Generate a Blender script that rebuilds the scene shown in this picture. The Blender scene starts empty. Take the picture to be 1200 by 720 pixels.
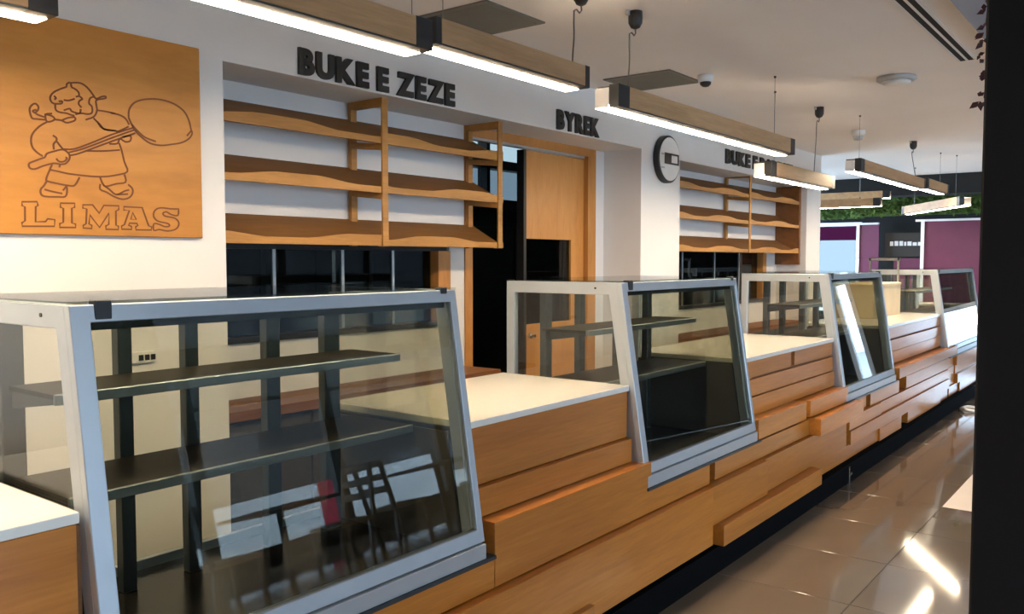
import bpy, bmesh, math, random
from mathutils import Vector, Matrix, noise
random.seed(7)
S = bpy.context.scene
COL = S.collection

# ------------------------------------------------------------------ camera, world, light, exposure
EYE = 1.55
cd = bpy.data.cameras.new('camera'); cam = bpy.data.objects.new('camera', cd); COL.objects.link(cam)
cd.sensor_width = 36.0; cd.lens = 30.0; cd.clip_start = 0.05; cd.clip_end = 200
fwd = Vector((0.78967, 0.61107, 0.0)).normalized()
pitch = math.atan(55.0 / 1000.0)
fwd = (fwd * math.cos(pitch) + Vector((0, 0, -math.sin(pitch)))).normalized()
cam.location = (0, 0, EYE)
cam.rotation_euler = fwd.to_track_quat('-Z', 'Y').to_euler()
S.camera = cam

W = bpy.data.worlds.new('world'); S.world = W; W.use_nodes = True
wn = W.node_tree.nodes; wn.clear()
wo = wn.new('ShaderNodeOutputWorld'); wb = wn.new('ShaderNodeBackground')
wb.inputs[0].default_value = (0.56, 0.77, 1.0, 1); wb.inputs[1].default_value = 7.0
W.node_tree.links.new(wb.outputs[0], wo.inputs[0])

LED_STRENGTH = 54.0
LED_COLOR = (1.0, 0.80, 0.56)
S.view_settings.view_transform = 'Standard'; S.view_settings.look = 'None'
S.view_settings.gamma = 1.0; S.view_settings.use_curve_mapping = False
S.view_settings.exposure = 0.68
S.cycles.max_bounces = 10; S.cycles.transparent_max_bounces = 24
S.cycles.diffuse_bounces = 5; S.cycles.glossy_bounces = 5
S.cycles.sample_clamp_indirect = 6.0

# ------------------------------------------------------------------ materials
def new_mat(name):
    m = bpy.data.materials.new(name); m.use_nodes = True
    nt = m.node_tree; b = nt.nodes['Principled BSDF']
    return m, nt, b

def plain(name, col, rough=0.5, metal=0.0, spec=0.5, noise_amt=0.06, scale=6.0, bump=0.0):
    m, nt, b = new_mat(name)
    tc = nt.nodes.new('ShaderNodeTexCoord'); n = nt.nodes.new('ShaderNodeTexNoise')
    n.inputs['Scale'].default_value = scale; n.inputs['Detail'].default_value = 4
    nt.links.new(tc.outputs['Object'], n.inputs['Vector'])
    r = nt.nodes.new('ShaderNodeValToRGB')
    lo = [c * (1 - noise_amt) for c in col]; hi = [min(1, c * (1 + noise_amt)) for c in col]
    r.color_ramp.elements[0].color = (*lo, 1); r.color_ramp.elements[1].color = (*hi, 1)
    r.color_ramp.elements[0].position = 0.3; r.color_ramp.elements[1].position = 0.7
    nt.links.new(n.outputs['Fac'], r.inputs['Fac']); nt.links.new(r.outputs[0], b.inputs['Base Color'])
    b.inputs['Roughness'].default_value = rough; b.inputs['Metallic'].default_value = metal
    b.inputs['Specular IOR Level'].default_value = spec
    if bump:
        bp = nt.nodes.new('ShaderNodeBump'); bp.inputs['Strength'].default_value = bump; bp.inputs['Distance'].default_value = 0.01
        nt.links.new(n.outputs['Fac'], bp.inputs['Height']); nt.links.new(bp.outputs[0], b.inputs['Normal'])
    return m

def wood(name, dark, mid, light, rough=0.35, stretch=(0.6, 6, 9), coat=0.0, per_object=0.25):
    m, nt, b = new_mat(name)
    tc = nt.nodes.new('ShaderNodeTexCoord'); mp = nt.nodes.new('ShaderNodeMapping')
    oi = nt.nodes.new('ShaderNodeObjectInfo')
    mp.inputs['Scale'].default_value = stretch
    ad = nt.nodes.new('ShaderNodeVectorMath'); ad.operation = 'MULTIPLY_ADD'
    ad.inputs[1].default_value = (7.3, 3.1, 5.7)
    nt.links.new(oi.outputs['Random'], ad.inputs[0]); nt.links.new(tc.outputs['Object'], ad.inputs[2])
    nt.links.new(ad.outputs[0], mp.inputs['Vector'])
    n1 = nt.nodes.new('ShaderNodeTexNoise'); n1.inputs['Scale'].default_value = 2.2; n1.inputs['Detail'].default_value = 6
    n1.inputs['Roughness'].default_value = 0.6; n1.inputs['Distortion'].default_value = 0.6
    n2 = nt.nodes.new('ShaderNodeTexNoise'); n2.inputs['Scale'].default_value = 14; n2.inputs['Detail'].default_value = 3
    nt.links.new(mp.outputs[0], n1.inputs['Vector']); nt.links.new(mp.outputs[0], n2.inputs['Vector'])
    mx = nt.nodes.new('ShaderNodeMath'); mx.operation = 'MULTIPLY_ADD'; mx.inputs[1].default_value = 0.35
    sub = nt.nodes.new('ShaderNodeMath'); sub.operation = 'MULTIPLY'; sub.inputs[1].default_value = 0.65
    nt.links.new(n1.outputs['Fac'], sub.inputs[0]); nt.links.new(n2.outputs['Fac'], mx.inputs[0]); nt.links.new(sub.outputs[0], mx.inputs[2])
    r = nt.nodes.new('ShaderNodeValToRGB'); e = r.color_ramp.elements
    e[0].position = 0.33; e[0].color = (*dark, 1); e[1].position = 0.68; e[1].color = (*light, 1)
    k = e.new(0.5); k.color = (*mid, 1)
    nt.links.new(mx.outputs[0], r.inputs['Fac'])
    hsv = nt.nodes.new('ShaderNodeHueSaturation')
    vv = nt.nodes.new('ShaderNodeMath'); vv.operation = 'MULTIPLY_ADD'; vv.inputs[1].default_value = per_object; vv.inputs[2].default_value = 1 - per_object / 2
    nt.links.new(oi.outputs['Random'], vv.inputs[0]); nt.links.new(vv.outputs[0], hsv.inputs['Value'])
    nt.links.new(r.outputs[0], hsv.inputs['Color']); nt.links.new(hsv.outputs[0], b.inputs['Base Color'])
    b.inputs['Roughness'].default_value = rough
    b.inputs['Coat Weight'].default_value = coat; b.inputs['Coat Roughness'].default_value = 0.15
    bp = nt.nodes.new('ShaderNodeBump'); bp.inputs['Strength'].default_value = 0.08; bp.inputs['Distance'].default_value = 0.004
    nt.links.new(mx.outputs[0], bp.inputs['Height']); nt.links.new(bp.outputs[0], b.inputs['Normal'])
    return m

def glass(name, tint, f0=0.045, rough=0.0):
    m = bpy.data.materials.new(name); m.use_nodes = True; nt = m.node_tree; nt.nodes.clear()
    out = nt.nodes.new('ShaderNodeOutputMaterial'); mix = nt.nodes.new('ShaderNodeMixShader')
    tr = nt.nodes.new('ShaderNodeBsdfTransparent'); tr.inputs[0].default_value = (*tint, 1)
    gl = nt.nodes.new('ShaderNodeBsdfGlossy'); gl.inputs['Roughness'].default_value = rough
    lw = nt.nodes.new('ShaderNodeLayerWeight'); lw.inputs['Blend'].default_value = 0.5
    pw = nt.nodes.new('ShaderNodeMath'); pw.operation = 'POWER'; pw.inputs[1].default_value = 5
    ma = nt.nodes.new('ShaderNodeMath'); ma.operation = 'MULTIPLY_ADD'; ma.inputs[1].default_value = 1 - f0; ma.inputs[2].default_value = f0
    nt.links.new(lw.outputs['Facing'], pw.inputs[0]); nt.links.new(pw.outputs[0], ma.inputs[0])
    nt.links.new(ma.outputs[0], mix.inputs[0]); nt.links.new(tr.outputs[0], mix.inputs[1]); nt.links.new(gl.outputs[0], mix.inputs[2])
    nt.links.new(mix.outputs[0], out.inputs[0])
    return m

def emit(name, col, strength):
    m = bpy.data.materials.new(name); m.use_nodes = True; nt = m.node_tree; nt.nodes.clear()
    out = nt.nodes.new('ShaderNodeOutputMaterial'); e = nt.nodes.new('ShaderNodeEmission')
    e.inputs[0].default_value = (*col, 1); e.inputs[1].default_value = strength
    nt.links.new(e.outputs[0], out.inputs[0]); return m

M = {}
M['wall'] = plain('wall_paint', (0.70, 0.68, 0.67), 0.85, scale=3, noise_amt=0.02, bump=0.02)
M['ceiling'] = plain('ceiling_paint', (0.86, 0.80, 0.75), 0.9, scale=2, noise_amt=0.02)
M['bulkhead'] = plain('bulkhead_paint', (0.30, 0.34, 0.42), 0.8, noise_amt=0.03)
M['dark_wall'] = plain('dark_wall_paint', (0.008, 0.008, 0.008), 0.85, noise_amt=0.2)
M['kitchen_wall'] = plain('kitchen_wall_tile', (0.55, 0.62, 0.66), 0.5)
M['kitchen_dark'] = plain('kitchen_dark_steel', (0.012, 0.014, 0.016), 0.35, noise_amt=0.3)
M['plank'] = wood('beech_plank', (0.37, 0.118, 0.014), (0.46, 0.155, 0.021), (0.55, 0.20, 0.031), 0.32, (0.5, 5, 7), coat=0.25)
M['backing'] = wood('dark_backing_wood', (0.16, 0.055, 0.014), (0.2, 0.075, 0.02), (0.24, 0.09, 0.024), 0.5, (0.5, 5, 7))
M['panel'] = wood('sign_panel_wood', (0.36, 0.145, 0.018), (0.44, 0.185, 0.025), (0.50, 0.22, 0.036), 0.42, (0.5, 4, 2.2), per_object=0.0)
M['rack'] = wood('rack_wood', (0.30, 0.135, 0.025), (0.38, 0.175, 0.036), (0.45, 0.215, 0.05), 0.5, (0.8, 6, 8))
M['rack_board'] = wood('rack_board_wood', (0.14, 0.058, 0.010), (0.18, 0.076, 0.014), (0.22, 0.095, 0.02), 0.65, (0.8, 6, 8))  # rack wood darkened: the soffit's shade is put into the board colour
M['door'] = wood('door_wood', (0.42, 0.175, 0.04), (0.5, 0.22, 0.055), (0.56, 0.26, 0.075), 0.4, (3, 5, 0.6))
M['lampwood'] = wood('lamp_wood', (0.36, 0.2, 0.085), (0.45, 0.26, 0.12), (0.52, 0.31, 0.15), 0.5, (0.7, 6, 8), per_object=0.12)
M['engrave'] = plain('burnt_engraving', (0.15, 0.045, 0.008), 0.7)
M['white_top'] = plain('white_quartz', (0.80, 0.76, 0.68), 0.18, noise_amt=0.015, scale=20)
M['alu'] = plain('brushed_aluminium', (0.50, 0.54, 0.58), 0.42, metal=0.6, noise_amt=0.03, scale=12)
M['shelf_edge'] = plain('dark_aluminium_edge', (0.30, 0.325, 0.35), 0.35, metal=0.8)
M['alu_edge'] = plain('aluminium_trim', (0.55, 0.58, 0.62), 0.3, metal=0.9)
M['steel'] = plain('stainless_steel', (0.6, 0.6, 0.6), 0.25, metal=1.0)
M['post'] = plain('dark_steel_post', (0.05, 0.062, 0.072), 0.35, metal=0.5)
M['shelfboard'] = plain('black_shelf_board', (0.022, 0.019, 0.016), 0.5, spec=0.15)
M['deck'] = plain('black_case_deck', (0.028, 0.024, 0.020), 0.22, spec=0.5)
M['carcass'] = plain('dark_carcass_board', (0.05, 0.042, 0.036), 0.55)
M['black'] = plain('black_paint', (0.010, 0.010, 0.011), 0.45)
M['black_matte'] = plain('black_matte', (0.007, 0.007, 0.0085), 0.75, spec=0.2)
M['plinth'] = plain('black_plinth', (0.003, 0.0033, 0.004), 0.9, spec=0.05)
M['letter'] = plain('black_acrylic', (0.012, 0.011, 0.010), 0.5)
M['white_plastic'] = plain('white_plastic', (0.72, 0.70, 0.68), 0.4)
M['grey_plastic'] = plain('grey_plastic', (0.42, 0.41, 0.40), 0.5)
M['vent'] = plain('grey_vent', (0.13, 0.125, 0.105), 0.6)
M['cable'] = plain('grey_cable', (0.12, 0.11, 0.10), 0.5)
M['wire'] = plain('thin_steel_wire', (0.2, 0.19, 0.18), 0.4, metal=0.7)
M['tile'] = plain('floor_tile', (0.150, 0.113, 0.083), 0.065, spec=0.55, noise_amt=0.10, scale=1.6)
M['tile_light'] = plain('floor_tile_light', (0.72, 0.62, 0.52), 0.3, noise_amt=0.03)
M['grout'] = plain('grout', (0.09, 0.075, 0.06), 0.8)
M['purple'] = plain('purple_panel', (0.115, 0.016, 0.06), 0.45, noise_amt=0.08)
M['white_frame'] = plain('white_frame_paint', (0.8, 0.8, 0.82), 0.4)
M['box'] = plain('cream_cardboard', (0.80, 0.62, 0.38), 0.7)
M['paper'] = plain('white_paper', (0.85, 0.85, 0.86), 0.6)
M['green'] = plain('moss_green', (0.07, 0.13, 0.02), 0.8, noise_amt=0.5, scale=18)
M['darkleaf'] = plain('dark_red_leaf', (0.05, 0.008, 0.012), 0.5, noise_amt=0.4)
M['chairwood'] = plain('dark_chair_wood', (0.03, 0.018, 0.010), 0.4)
M['seatpad'] = plain('tan_seat_pad', (0.25, 0.20, 0.12), 0.6)
M['red'] = plain('red_awning', (0.5, 0.03, 0.05), 0.6)
M['building'] = plain('dark_building', (0.03, 0.03, 0.033), 0.8)
M['street'] = plain('pale_paving', (0.55, 0.55, 0.55), 0.9)
M['glass_front'] = glass('case_front_glass', (0.76, 0.765, 0.70), 0.055)
M['glass_side'] = glass('case_side_glass', (0.90, 0.905, 0.86), 0.065)
M['glass_top'] = glass('case_top_glass', (0.90, 0.94, 0.92), 0.04)
M['glass_dark'] = glass('dark_hatch_glass', (0.32, 0.35, 0.34), 0.03)
M['glass_window'] = glass('window_glass', (0.97, 0.98, 0.98), 0.02)
M['led'] = emit('led_diffuser', LED_COLOR, LED_STRENGTH)
M['kitchen_led'] = emit('kitchen_lamp', (0.75, 0.9, 1.0), 9.0)
M['dial'] = plain('white_dial', (0.75, 0.74, 0.72), 0.35)

# ------------------------------------------------------------------ mesh builder
class B:
    def __init__(s): s.v = []; s.f = []
    def add(s, vs, fs):
        o = len(s.v); s.v += [tuple(v) for v in vs]; s.f += [tuple(i + o for i in f) for f in fs]; return s
    def box(s, x0, x1, y0, y1, z0, z1):
        x0, x1 = min(x0, x1), max(x0, x1); y0, y1 = min(y0, y1), max(y0, y1); z0, z1 = min(z0, z1), max(z0, z1)
        return s.add([(x0, y0, z0), (x1, y0, z0), (x1, y1, z0), (x0, y1, z0), (x0, y0, z1), (x1, y0, z1), (x1, y1, z1), (x0, y1, z1)],
                     [(0, 3, 2, 1), (4, 5, 6, 7), (0, 1, 5, 4), (1, 2, 6, 5), (2, 3, 7, 6), (3, 0, 4, 7)])
    def prism(s, poly, axis, a, b):
        # poly: 2D points in the two remaining axes, in order (x,z) for 'y', (y,z) for 'x', (x,y) for 'z'
        def P(p, t):
            return (p[0], t, p[1]) if axis == 'y' else (t, p[0], p[1]) if axis == 'x' else (p[0], p[1], t)
        n = len(poly)
        vs = [P(p, a) for p in poly] + [P(p, b) for p in poly]
        fs = [tuple(range(n)), tuple(range(2 * n - 1, n - 1, -1))] + [(i, i + n, (i + 1) % n + n, (i + 1) % n) for i in range(n)]
        return s.add(vs, fs)
    def bar(s, p, q, w, h, up=(0, 0, 1)):
        p, q = Vector(p), Vector(q); d = (q - p).normalized(); u = Vector(up)
        r = d.cross(u).normalized(); u = r.cross(d).normalized()
        c = []
        for e in (p, q):
            for a, b_ in ((-1, -1), (1, -1), (1, 1), (-1, 1)): c.append(e + r * a * w / 2 + u * b_ * h / 2)
        return s.add(c, [(0, 3, 2, 1), (4, 5, 6, 7), (0, 1, 5, 4), (1, 2, 6, 5), (2, 3, 7, 6), (3, 0, 4, 7)])
    def tube(s, pts, r, n=8, closed=False):
        pts = [Vector(p) for p in pts]; N = len(pts); rings = []
        for i, p in enumerate(pts):
            a = pts[i - 1] if i or closed else p; b_ = pts[(i + 1) % N] if i < N - 1 or closed else p
            d = (b_ - a).normalized() if (b_ - a).length > 1e-9 else Vector((0, 0, 1))
            u = Vector((0, 1, 0)) if abs(d.y) < 0.9 else Vector((1, 0, 0))
            x = d.cross(u).normalized(); y = d.cross(x).normalized()
            rr = r[i] if isinstance(r, (list, tuple)) else r
            rings.append([p + (x * math.cos(t) + y * math.sin(t)) * rr for t in [2 * math.pi * k / n for k in range(n)]])
        vs = [v for g in rings for v in g]; fs = []
        for i in range(N if closed else N - 1):
            j = (i + 1) % N
            for k in range(n): fs.append((i * n + k, i * n + (k + 1) % n, j * n + (k + 1) % n, j * n + k))
        if not closed: fs += [tuple(range(n - 1, -1, -1)), tuple((N - 1) * n + k for k in range(n))]
        return s.add(vs, fs)
    def lathe(s, prof, c, axis='z', n=24):
        # prof: (radius, height) list; caps closed
        vs = []; fs = []
        for r, h in prof:
            for k in range(n):
                t = 2 * math.pi * k / n; a, b_ = r * math.cos(t), r * math.sin(t)
                vs.append((c[0] + a, c[1] + b_, c[2] + h) if axis == 'z' else (c[0] + a, c[1] + h, c[2] + b_) if axis == 'y' else (c[0] + h, c[1] + a, c[2] + b_))
        for i in range(len(prof) - 1):
            for k in range(n): fs.append((i * n + k, i * n + (k + 1) % n, (i + 1) * n + (k + 1) % n, (i + 1) * n + k))
        fs += [tuple(range(n - 1, -1, -1)), tuple((len(prof) - 1) * n + k for k in range(n))]
        return s.add(vs, fs)
    def build(s, name, mat, parent=None, bevel=0.0, smooth=False):
        me = bpy.data.meshes.new(name)
        off = world_loc(parent) if parent else Vector((0, 0, 0))
        me.from_pydata([tuple(Vector(v) - off) for v in s.v], [], s.f)
        bm = bmesh.new(); bm.from_mesh(me); bmesh.ops.recalc_face_normals(bm, faces=bm.faces)
        if bevel:
            es = [e for e in bm.edges if len(e.link_faces) == 2 and e.calc_face_angle(0) > 0.5]
            bmesh.ops.bevel(bm, geom=es, offset=bevel, segments=1, affect='EDGES', profile=0.5)
        bm.to_mesh(me); bm.free()
        if smooth:
            for p in me.polygons: p.use_smooth = True
        me.materials.append(M[mat] if isinstance(mat, str) else mat)
        o = bpy.data.objects.new(name, me); COL.objects.link(o)
        if parent: o.parent = parent
        return o

def world_loc(o):
    v = Vector((0, 0, 0))
    while o is not None: v += Vector(o.location); o = o.parent
    return v

def thing(name, loc, label, cat, group=None):
    o = bpy.data.objects.new(name, None); COL.objects.link(o); o.location = loc
    o.empty_display_size = 0.1; o['label'] = label; o['category'] = cat
    if group: o['group'] = group
    return o
def tag(o, label, cat, group=None):
    o['label'] = label; o['category'] = cat
    if group: o['group'] = group
    return o
def struct(o, label=None):
    o['kind'] = 'structure'
    if label: o['label'] = label
    return o

def smooth_line(pts, k=4):
    P = [Vector((p[0], p[1], 0)) for p in pts]; out = []
    for i in range(len(P) - 1):
        p0 = P[max(i - 1, 0)]; p1 = P[i]; p2 = P[i + 1]; p3 = P[min(i + 2, len(P) - 1)]
        for j in range(k):
            t = j / k
            q = 0.5 * ((2 * p1) + (p2 - p0) * t + (2 * p0 - 5 * p1 + 4 * p2 - p3) * t * t + (3 * p1 - p0 - 3 * p2 + p3) * t ** 3)
            out.append((q.x, q.y))
    out.append((P[-1].x, P[-1].y)); return out
# ------------------------------------------------------------------ room shell
D, DB, CEIL = 3.20, 3.53, 2.73
X0, X1, YR = -2.6, 14.6, -5.2

fl = struct(B().box(X0, X1, YR, 6.7, -0.12, -0.004).build('floor', 'grout'))
# tiles you can tell apart: beside the counter and out to the right; one object each
T = 0.645
tile_me = {}
def tile(i, j, mat):
    x0, y0 = 0.68 + i * T, 1.10 + j * T
    key = mat
    if key not in tile_me:
        o = B().box(-T / 2 + .002, T / 2 - .002, -T / 2 + .002, T / 2 - .002, -0.006, 0.0).build('tile', mat, fl, bevel=0.001)
        tile_me[key] = o.data
    else:
        o = bpy.data.objects.new('tile', tile_me[key]); COL.objects.link(o); o.parent = fl
    o.location = (x0 + T / 2, y0 + T / 2, 0)
    return o
for i in range(-5, 21):
    for j in range(-10, 2):
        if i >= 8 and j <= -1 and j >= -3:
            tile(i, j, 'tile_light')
        else:
            tile(i, j, 'tile')

struct(B().box(X0, X1, 0.82, 5.5, CEIL, CEIL + 0.15).build('ceiling', 'ceiling'))
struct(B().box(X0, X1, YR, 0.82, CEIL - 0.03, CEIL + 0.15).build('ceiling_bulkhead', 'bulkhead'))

# service wall: left part, piers and soffits (front plane y = 3.20)
w = B()
w.box(X0, 2.14, D, DB + 0.12, 0, CEIL)
w.box(2.14, 5.73, D, DB, 2.39, CEIL)
w.box(5.73, 6.37, D, DB + 0.12, 0, CEIL)
w.box(6.37, 9.42, D, DB, 2.36, CEIL)
w.box(9.42, 9.88, D, DB + 0.12, 0, CEIL)
struct(w.build('wall_left', 'wall'))
# alcove back wall with hatch and doorway
w = B()
w.box(2.14, 4.07, DB, DB + 0.12, 1.64, CEIL)
w.box(2.14, 4.07, DB, DB + 0.12, 0, 1.15)
w.box(3.93, 4.07, DB, DB + 0.12, 1.15, 1.64)
w.box(4.07, 5.60, DB, DB + 0.12, 2.39, CEIL)
w.box(5.60, 5.73, DB, DB + 0.12, 0, CEIL)
struct(w.build('wall_alcove', 'wall'))
w = B()
w.box(6.37, 9.42, DB, DB + 0.12, 1.66, CEIL)
w.box(6.37, 9.42, DB, DB + 0.12, 0, 1.10)
w.box(9.1, 9.42, DB, DB + 0.12, 1.10, 1.66)
struct(w.build('wall_alcove', 'wall'))
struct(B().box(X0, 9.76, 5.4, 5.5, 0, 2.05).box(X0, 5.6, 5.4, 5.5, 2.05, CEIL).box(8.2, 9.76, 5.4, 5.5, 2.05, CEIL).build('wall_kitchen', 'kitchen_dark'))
kw = struct(B().box(5.6, 8.2, 5.38, 5.5, 2.05, 2.16).box(5.6, 8.2, 5.38, 5.5, 2.46, 2.55).box(6.55, 6.60, 5.38, 5.5, 2.16, 2.46).box(6.55, 6.6, 5.38, 5.5, 2.55, CEIL).build('window_14', 'black'))
B().box(5.6, 8.2, 5.44, 5.45, 2.55, 2.728).build('pane', glass('kitchen_window_glass', (0.27, 0.275, 0.26), 0.03), kw)
B().box(5.6, 8.2, 5.44, 5.45, 2.16, 2.46).build('frosted_pane', glass('kitchen_lower_glass', (0.16, 0.17, 0.17), 0.03), kw)
struct(B().box(9.76, 9.88, DB + 0.12, 6.55, 0, CEIL).build('wall_side', 'dark_wall'))
struct(B().box(X0 - 0.15, X0, YR, 6.7, 0, CEIL).build('wall_back', 'wall'))

# far wall: dark, with a window opening on the left
w = B()
w.box(X1, X1 + 0.15, 1.7, 4.05, 0, CEIL)
w.box(X1, X1 + 0.15, YR, 1.7, 0, 0.12).box(X1, X1 + 0.15, YR, 1.7, 1.95, CEIL).box(X1, X1 + 0.15, YR, -0.66, 0.12, 1.95).box(X1, X1 + 0.15, -0.36, 0.35, 0.12, 1.95).box(X1, X1 + 0.15, 0.35, 1.7, 1.08, 1.95)
w.box(X1, X1 + 0.15, 4.05, 6.7, 2.17, CEIL)
w.box(X1, X1 + 0.15, 4.05, 6.7, 0, 0.7)
w.box(X1, X1 + 0.15, 5.1, 6.7, 0.7, 2.17)
struct(w.build('wall_far', 'dark_wall'))
wf = struct(B().box(X1 - 0.05, X1 + 0.02, 4.05, 4.12, 0.7, 2.17).box(X1 - 0.05, X1 + 0.02, 5.03, 5.1, 0.7, 2.17)
            .box(X1 - 0.05, X1 + 0.02, 4.12, 5.03, 2.11, 2.17).box(X1 - 0.05, X1 + 0.02, 4.12, 5.03, 0.7, 0.75).build('window_1', 'white_frame'))
B().box(X1 + 0.02, X1 + 0.03, 4.12, 5.03, 1.88, 2.11).build('tinted_pane', glass('purple_film', (0.11, 0.035, 0.075), 0.03), wf)
B().box(X1 + 0.02, X1 + 0.03, 4.12, 5.03, 0.75, 1.88).build('pane', glass('sky_tint', (0.30, 0.31, 0.31), 0.03), wf)

# street side: glazed facade behind the camera (daylight comes in here)
wy = YR
w = B()
w.box(X0, X1, wy - 0.15, wy, 0, 0.12).box(X0, X1, wy - 0.15, wy, 2.45, CEIL)
struct(w.build('wall_right', 'dark_wall'))
edges = [X0, -0.6, 1.4, 3.4, 5.4, 7.4, 9.4, 11.4, 13.2, X1]
for k in range(len(edges) - 1):
    a, b_ = edges[k], edges[k + 1]
    fr = B().box(a, a + 0.09, wy - 0.12, wy - 0.02, 0.12, 2.45).box(b_ - 0.09, b_, wy - 0.12, wy - 0.02, 0.12, 2.45) \
        .box(a + 0.09, b_ - 0.09, wy - 0.12, wy - 0.02, 0.12, 0.22).box(a + 0.09, b_ - 0.09, wy - 0.12, wy - 0.02, 2.37, 2.45) \
        .box(a + 0.09, b_ - 0.09, wy - 0.12, wy - 0.02, 1.95, 2.0).build('window_%d' % (k + 2), 'black')
    struct(fr)
    B().box(a + 0.09, b_ - 0.09, wy - 0.075, wy - 0.065, 0.22, 2.37).build('pane', 'glass_window', fr)
    ld = bpy.data.lights.new('window_portal', 'AREA'); ld.shape = 'RECTANGLE'; ld.size = b_ - a; ld.size_y = 2.3
    ld.cycles.is_portal = True
    lo = bpy.data.objects.new('window_portal', ld); COL.objects.link(lo); lo.location = ((a + b_) / 2, wy - 0.02, 1.3)
    lo.rotation_euler = Vector((0, 1, 0)).to_track_quat('-Z', 'Z').to_euler()
for k, (a, b_, zt) in enumerate(((-0.66, -0.36, 1.95), (0.35, 1.7, 1.08))):
    fr = struct(B().box(X1, X1 + 0.1, a, a + 0.07, 0.12, zt).box(X1, X1 + 0.1, b_ - 0.07, b_, 0.12, zt).box(X1, X1 + 0.1, a + 0.07, b_ - 0.07, 0.12, 0.2)
                .box(X1, X1 + 0.1, a + 0.07, b_ - 0.07, zt - 0.07, zt).build('window_%d' % (k + 15), 'white_frame'))
    B().box(X1 + 0.05, X1 + 0.06, a + 0.07, b_ - 0.07, 0.2, zt - 0.07).build('pane', 'glass_window', fr)
ld = bpy.data.lights.new('window_portal', 'AREA'); ld.shape = 'RECTANGLE'; ld.size = 1.8; ld.size_y = 2.9
ld.cycles.is_portal = True
lo = bpy.data.objects.new('window_portal', ld); COL.objects.link(lo); lo.location = (X1 - 0.01, 0.25, 1.03)
lo.rotation_euler = (0, math.radians(90), 0)
struct(B().box(-30, 60, wy - 30, wy - 0.15, -0.2, -0.02).build('ground_street', 'street'))
struct(B().box(X1 + 0.15, 60, wy - 0.15, 20, -0.2, -0.02).build('ground_side', 'street'))
struct(B().box(11.5, 60, wy - 14, wy - 9, -0.02, 8.0).box(6.5, 11.5, wy - 14, wy - 9, -0.02, 3.1).build('building', 'building'))

# column at the right edge
struct(B().box(1.60, 2.05, -0.36, 0.256, 0, CEIL - 0.03).build('pillar', 'black_matte', bevel=0.004), 'black square column at the right edge of the picture')

# door in the alcove
dr = struct(B().box(4.07, 4.14, DB - 0.01, DB + 0.12, 0, 2.33).box(5.49, 5.60, DB - 0.01, DB + 0.12, 0, 2.33)
            .box(4.07, 5.60, DB - 0.01, DB + 0.12, 2.33, 2.39).build('door_1', 'door'))
B().prism([(4.75, 2.31), (5.49, 2.31), (5.49, 0.0), (4.75, 0.0), (4.75, 1.10), (5.32, 1.10), (5.32, 1.70), (4.75, 1.70)], 'y', DB + 0.03, DB + 0.075).build('door_leaf', 'door', dr)
B().box(4.72, 4.75, DB + 0.02, DB + 0.08, 0, 2.31).build('edge_strip', 'black', dr)
B().box(4.75, 5.32, DB + 0.045, DB + 0.055, 1.10, 1.70).build('pane', 'glass_dark', dr)
B().box(4.14, 5.45, DB - 0.004, DB + 0.03, 2.312, 2.33).build('sliding_track', 'alu_edge', dr)
B().lathe([(0.012, 0), (0.012, 0.03), (0.02, 0.031), (0.02, 0.05)], (4.80, DB - 0.02, 1.02), 'y', 12).build('knob', 'steel', dr)

# hatch windows into the kitchen
def hatch(n, x0, x1, z0, z1, frame_right, mull):
    b = B().box(x0, x1, DB + 0.02, DB + 0.10, z1 - 0.035, z1)
    b.box(x0, x1, DB - 0.015, DB + 0.10, z0, z0 + 0.03)
    o = struct(b.build('window_%d' % n, 'black'))
    B().box(x0, x1 - frame_right, DB + 0.055, DB + 0.063, z0 + 0.03, z1 - 0.035).build('pane', 'glass_dark', o)
    B().box(x1 - frame_right, x1, DB - 0.01, DB + 0.11, z0 + 0.03, z1 - 0.035).build('jamb', 'door', o)
    for xx in mull:
        B().box(xx - 0.009, xx + 0.009, DB + 0.05, DB + 0.07, z0 + 0.03, z1 - 0.035).build('mullion', 'alu_edge', o)
    return o
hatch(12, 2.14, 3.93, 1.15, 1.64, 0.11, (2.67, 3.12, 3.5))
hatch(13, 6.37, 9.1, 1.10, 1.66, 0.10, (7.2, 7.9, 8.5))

# ------------------------------------------------------------------ kitchen seen through the doorway
k = thing('kitchen_cabinet', (5.6, 5.15, 0), 'dark kitchen cabinet run seen through the glass hatch and doorway', 'cabinet')
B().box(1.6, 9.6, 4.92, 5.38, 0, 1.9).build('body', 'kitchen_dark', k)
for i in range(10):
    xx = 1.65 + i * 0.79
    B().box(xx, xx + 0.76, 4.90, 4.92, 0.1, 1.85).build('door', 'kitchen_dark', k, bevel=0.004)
k = thing('storage_rack', (3.3, 4.2, 0), 'steel storage rack standing behind the dark kitchen hatch glass', 'rack')
for xx in (2.9, 3.7):
    for yy in (4.0, 4.35): B().box(xx - .015, xx + .015, yy - .015, yy + .015, 0, 1.75).build('upright', 'steel', k)
for zz in (0.4, 0.9, 1.38): B().box(2.88, 3.72, 3.98, 4.37, zz, zz + 0.025).build('shelf', 'post', k)
# ------------------------------------------------------------------ bakery counter
CT = thing('bakery_counter', (6.0, 2.2, 0), 'long bakery counter faced with stepped orange-brown wooden planks', 'counter')
XA, XZ = -0.9, 12.2
B().box(XA, XZ, 1.735, 2.54, 0.0, 0.132).build('plinth', 'plinth', CT)
CASES = [(0.885, 2.165), (3.265, 4.515), (6.125, 7.495), (9.63, 11.62)]
ZD, ZT = 0.555, 0.975
prof = [(XA, 0.13), (XZ, 0.13), (XZ, ZT)]
for a, b_ in reversed(CASES): prof += [(b_, ZT), (b_, ZD), (a, ZD), (a, ZT)]
prof += [(XA, ZT)]
B().prism(prof, 'y', 1.90, 2.56).build('carcass', 'carcass', CT)
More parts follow.
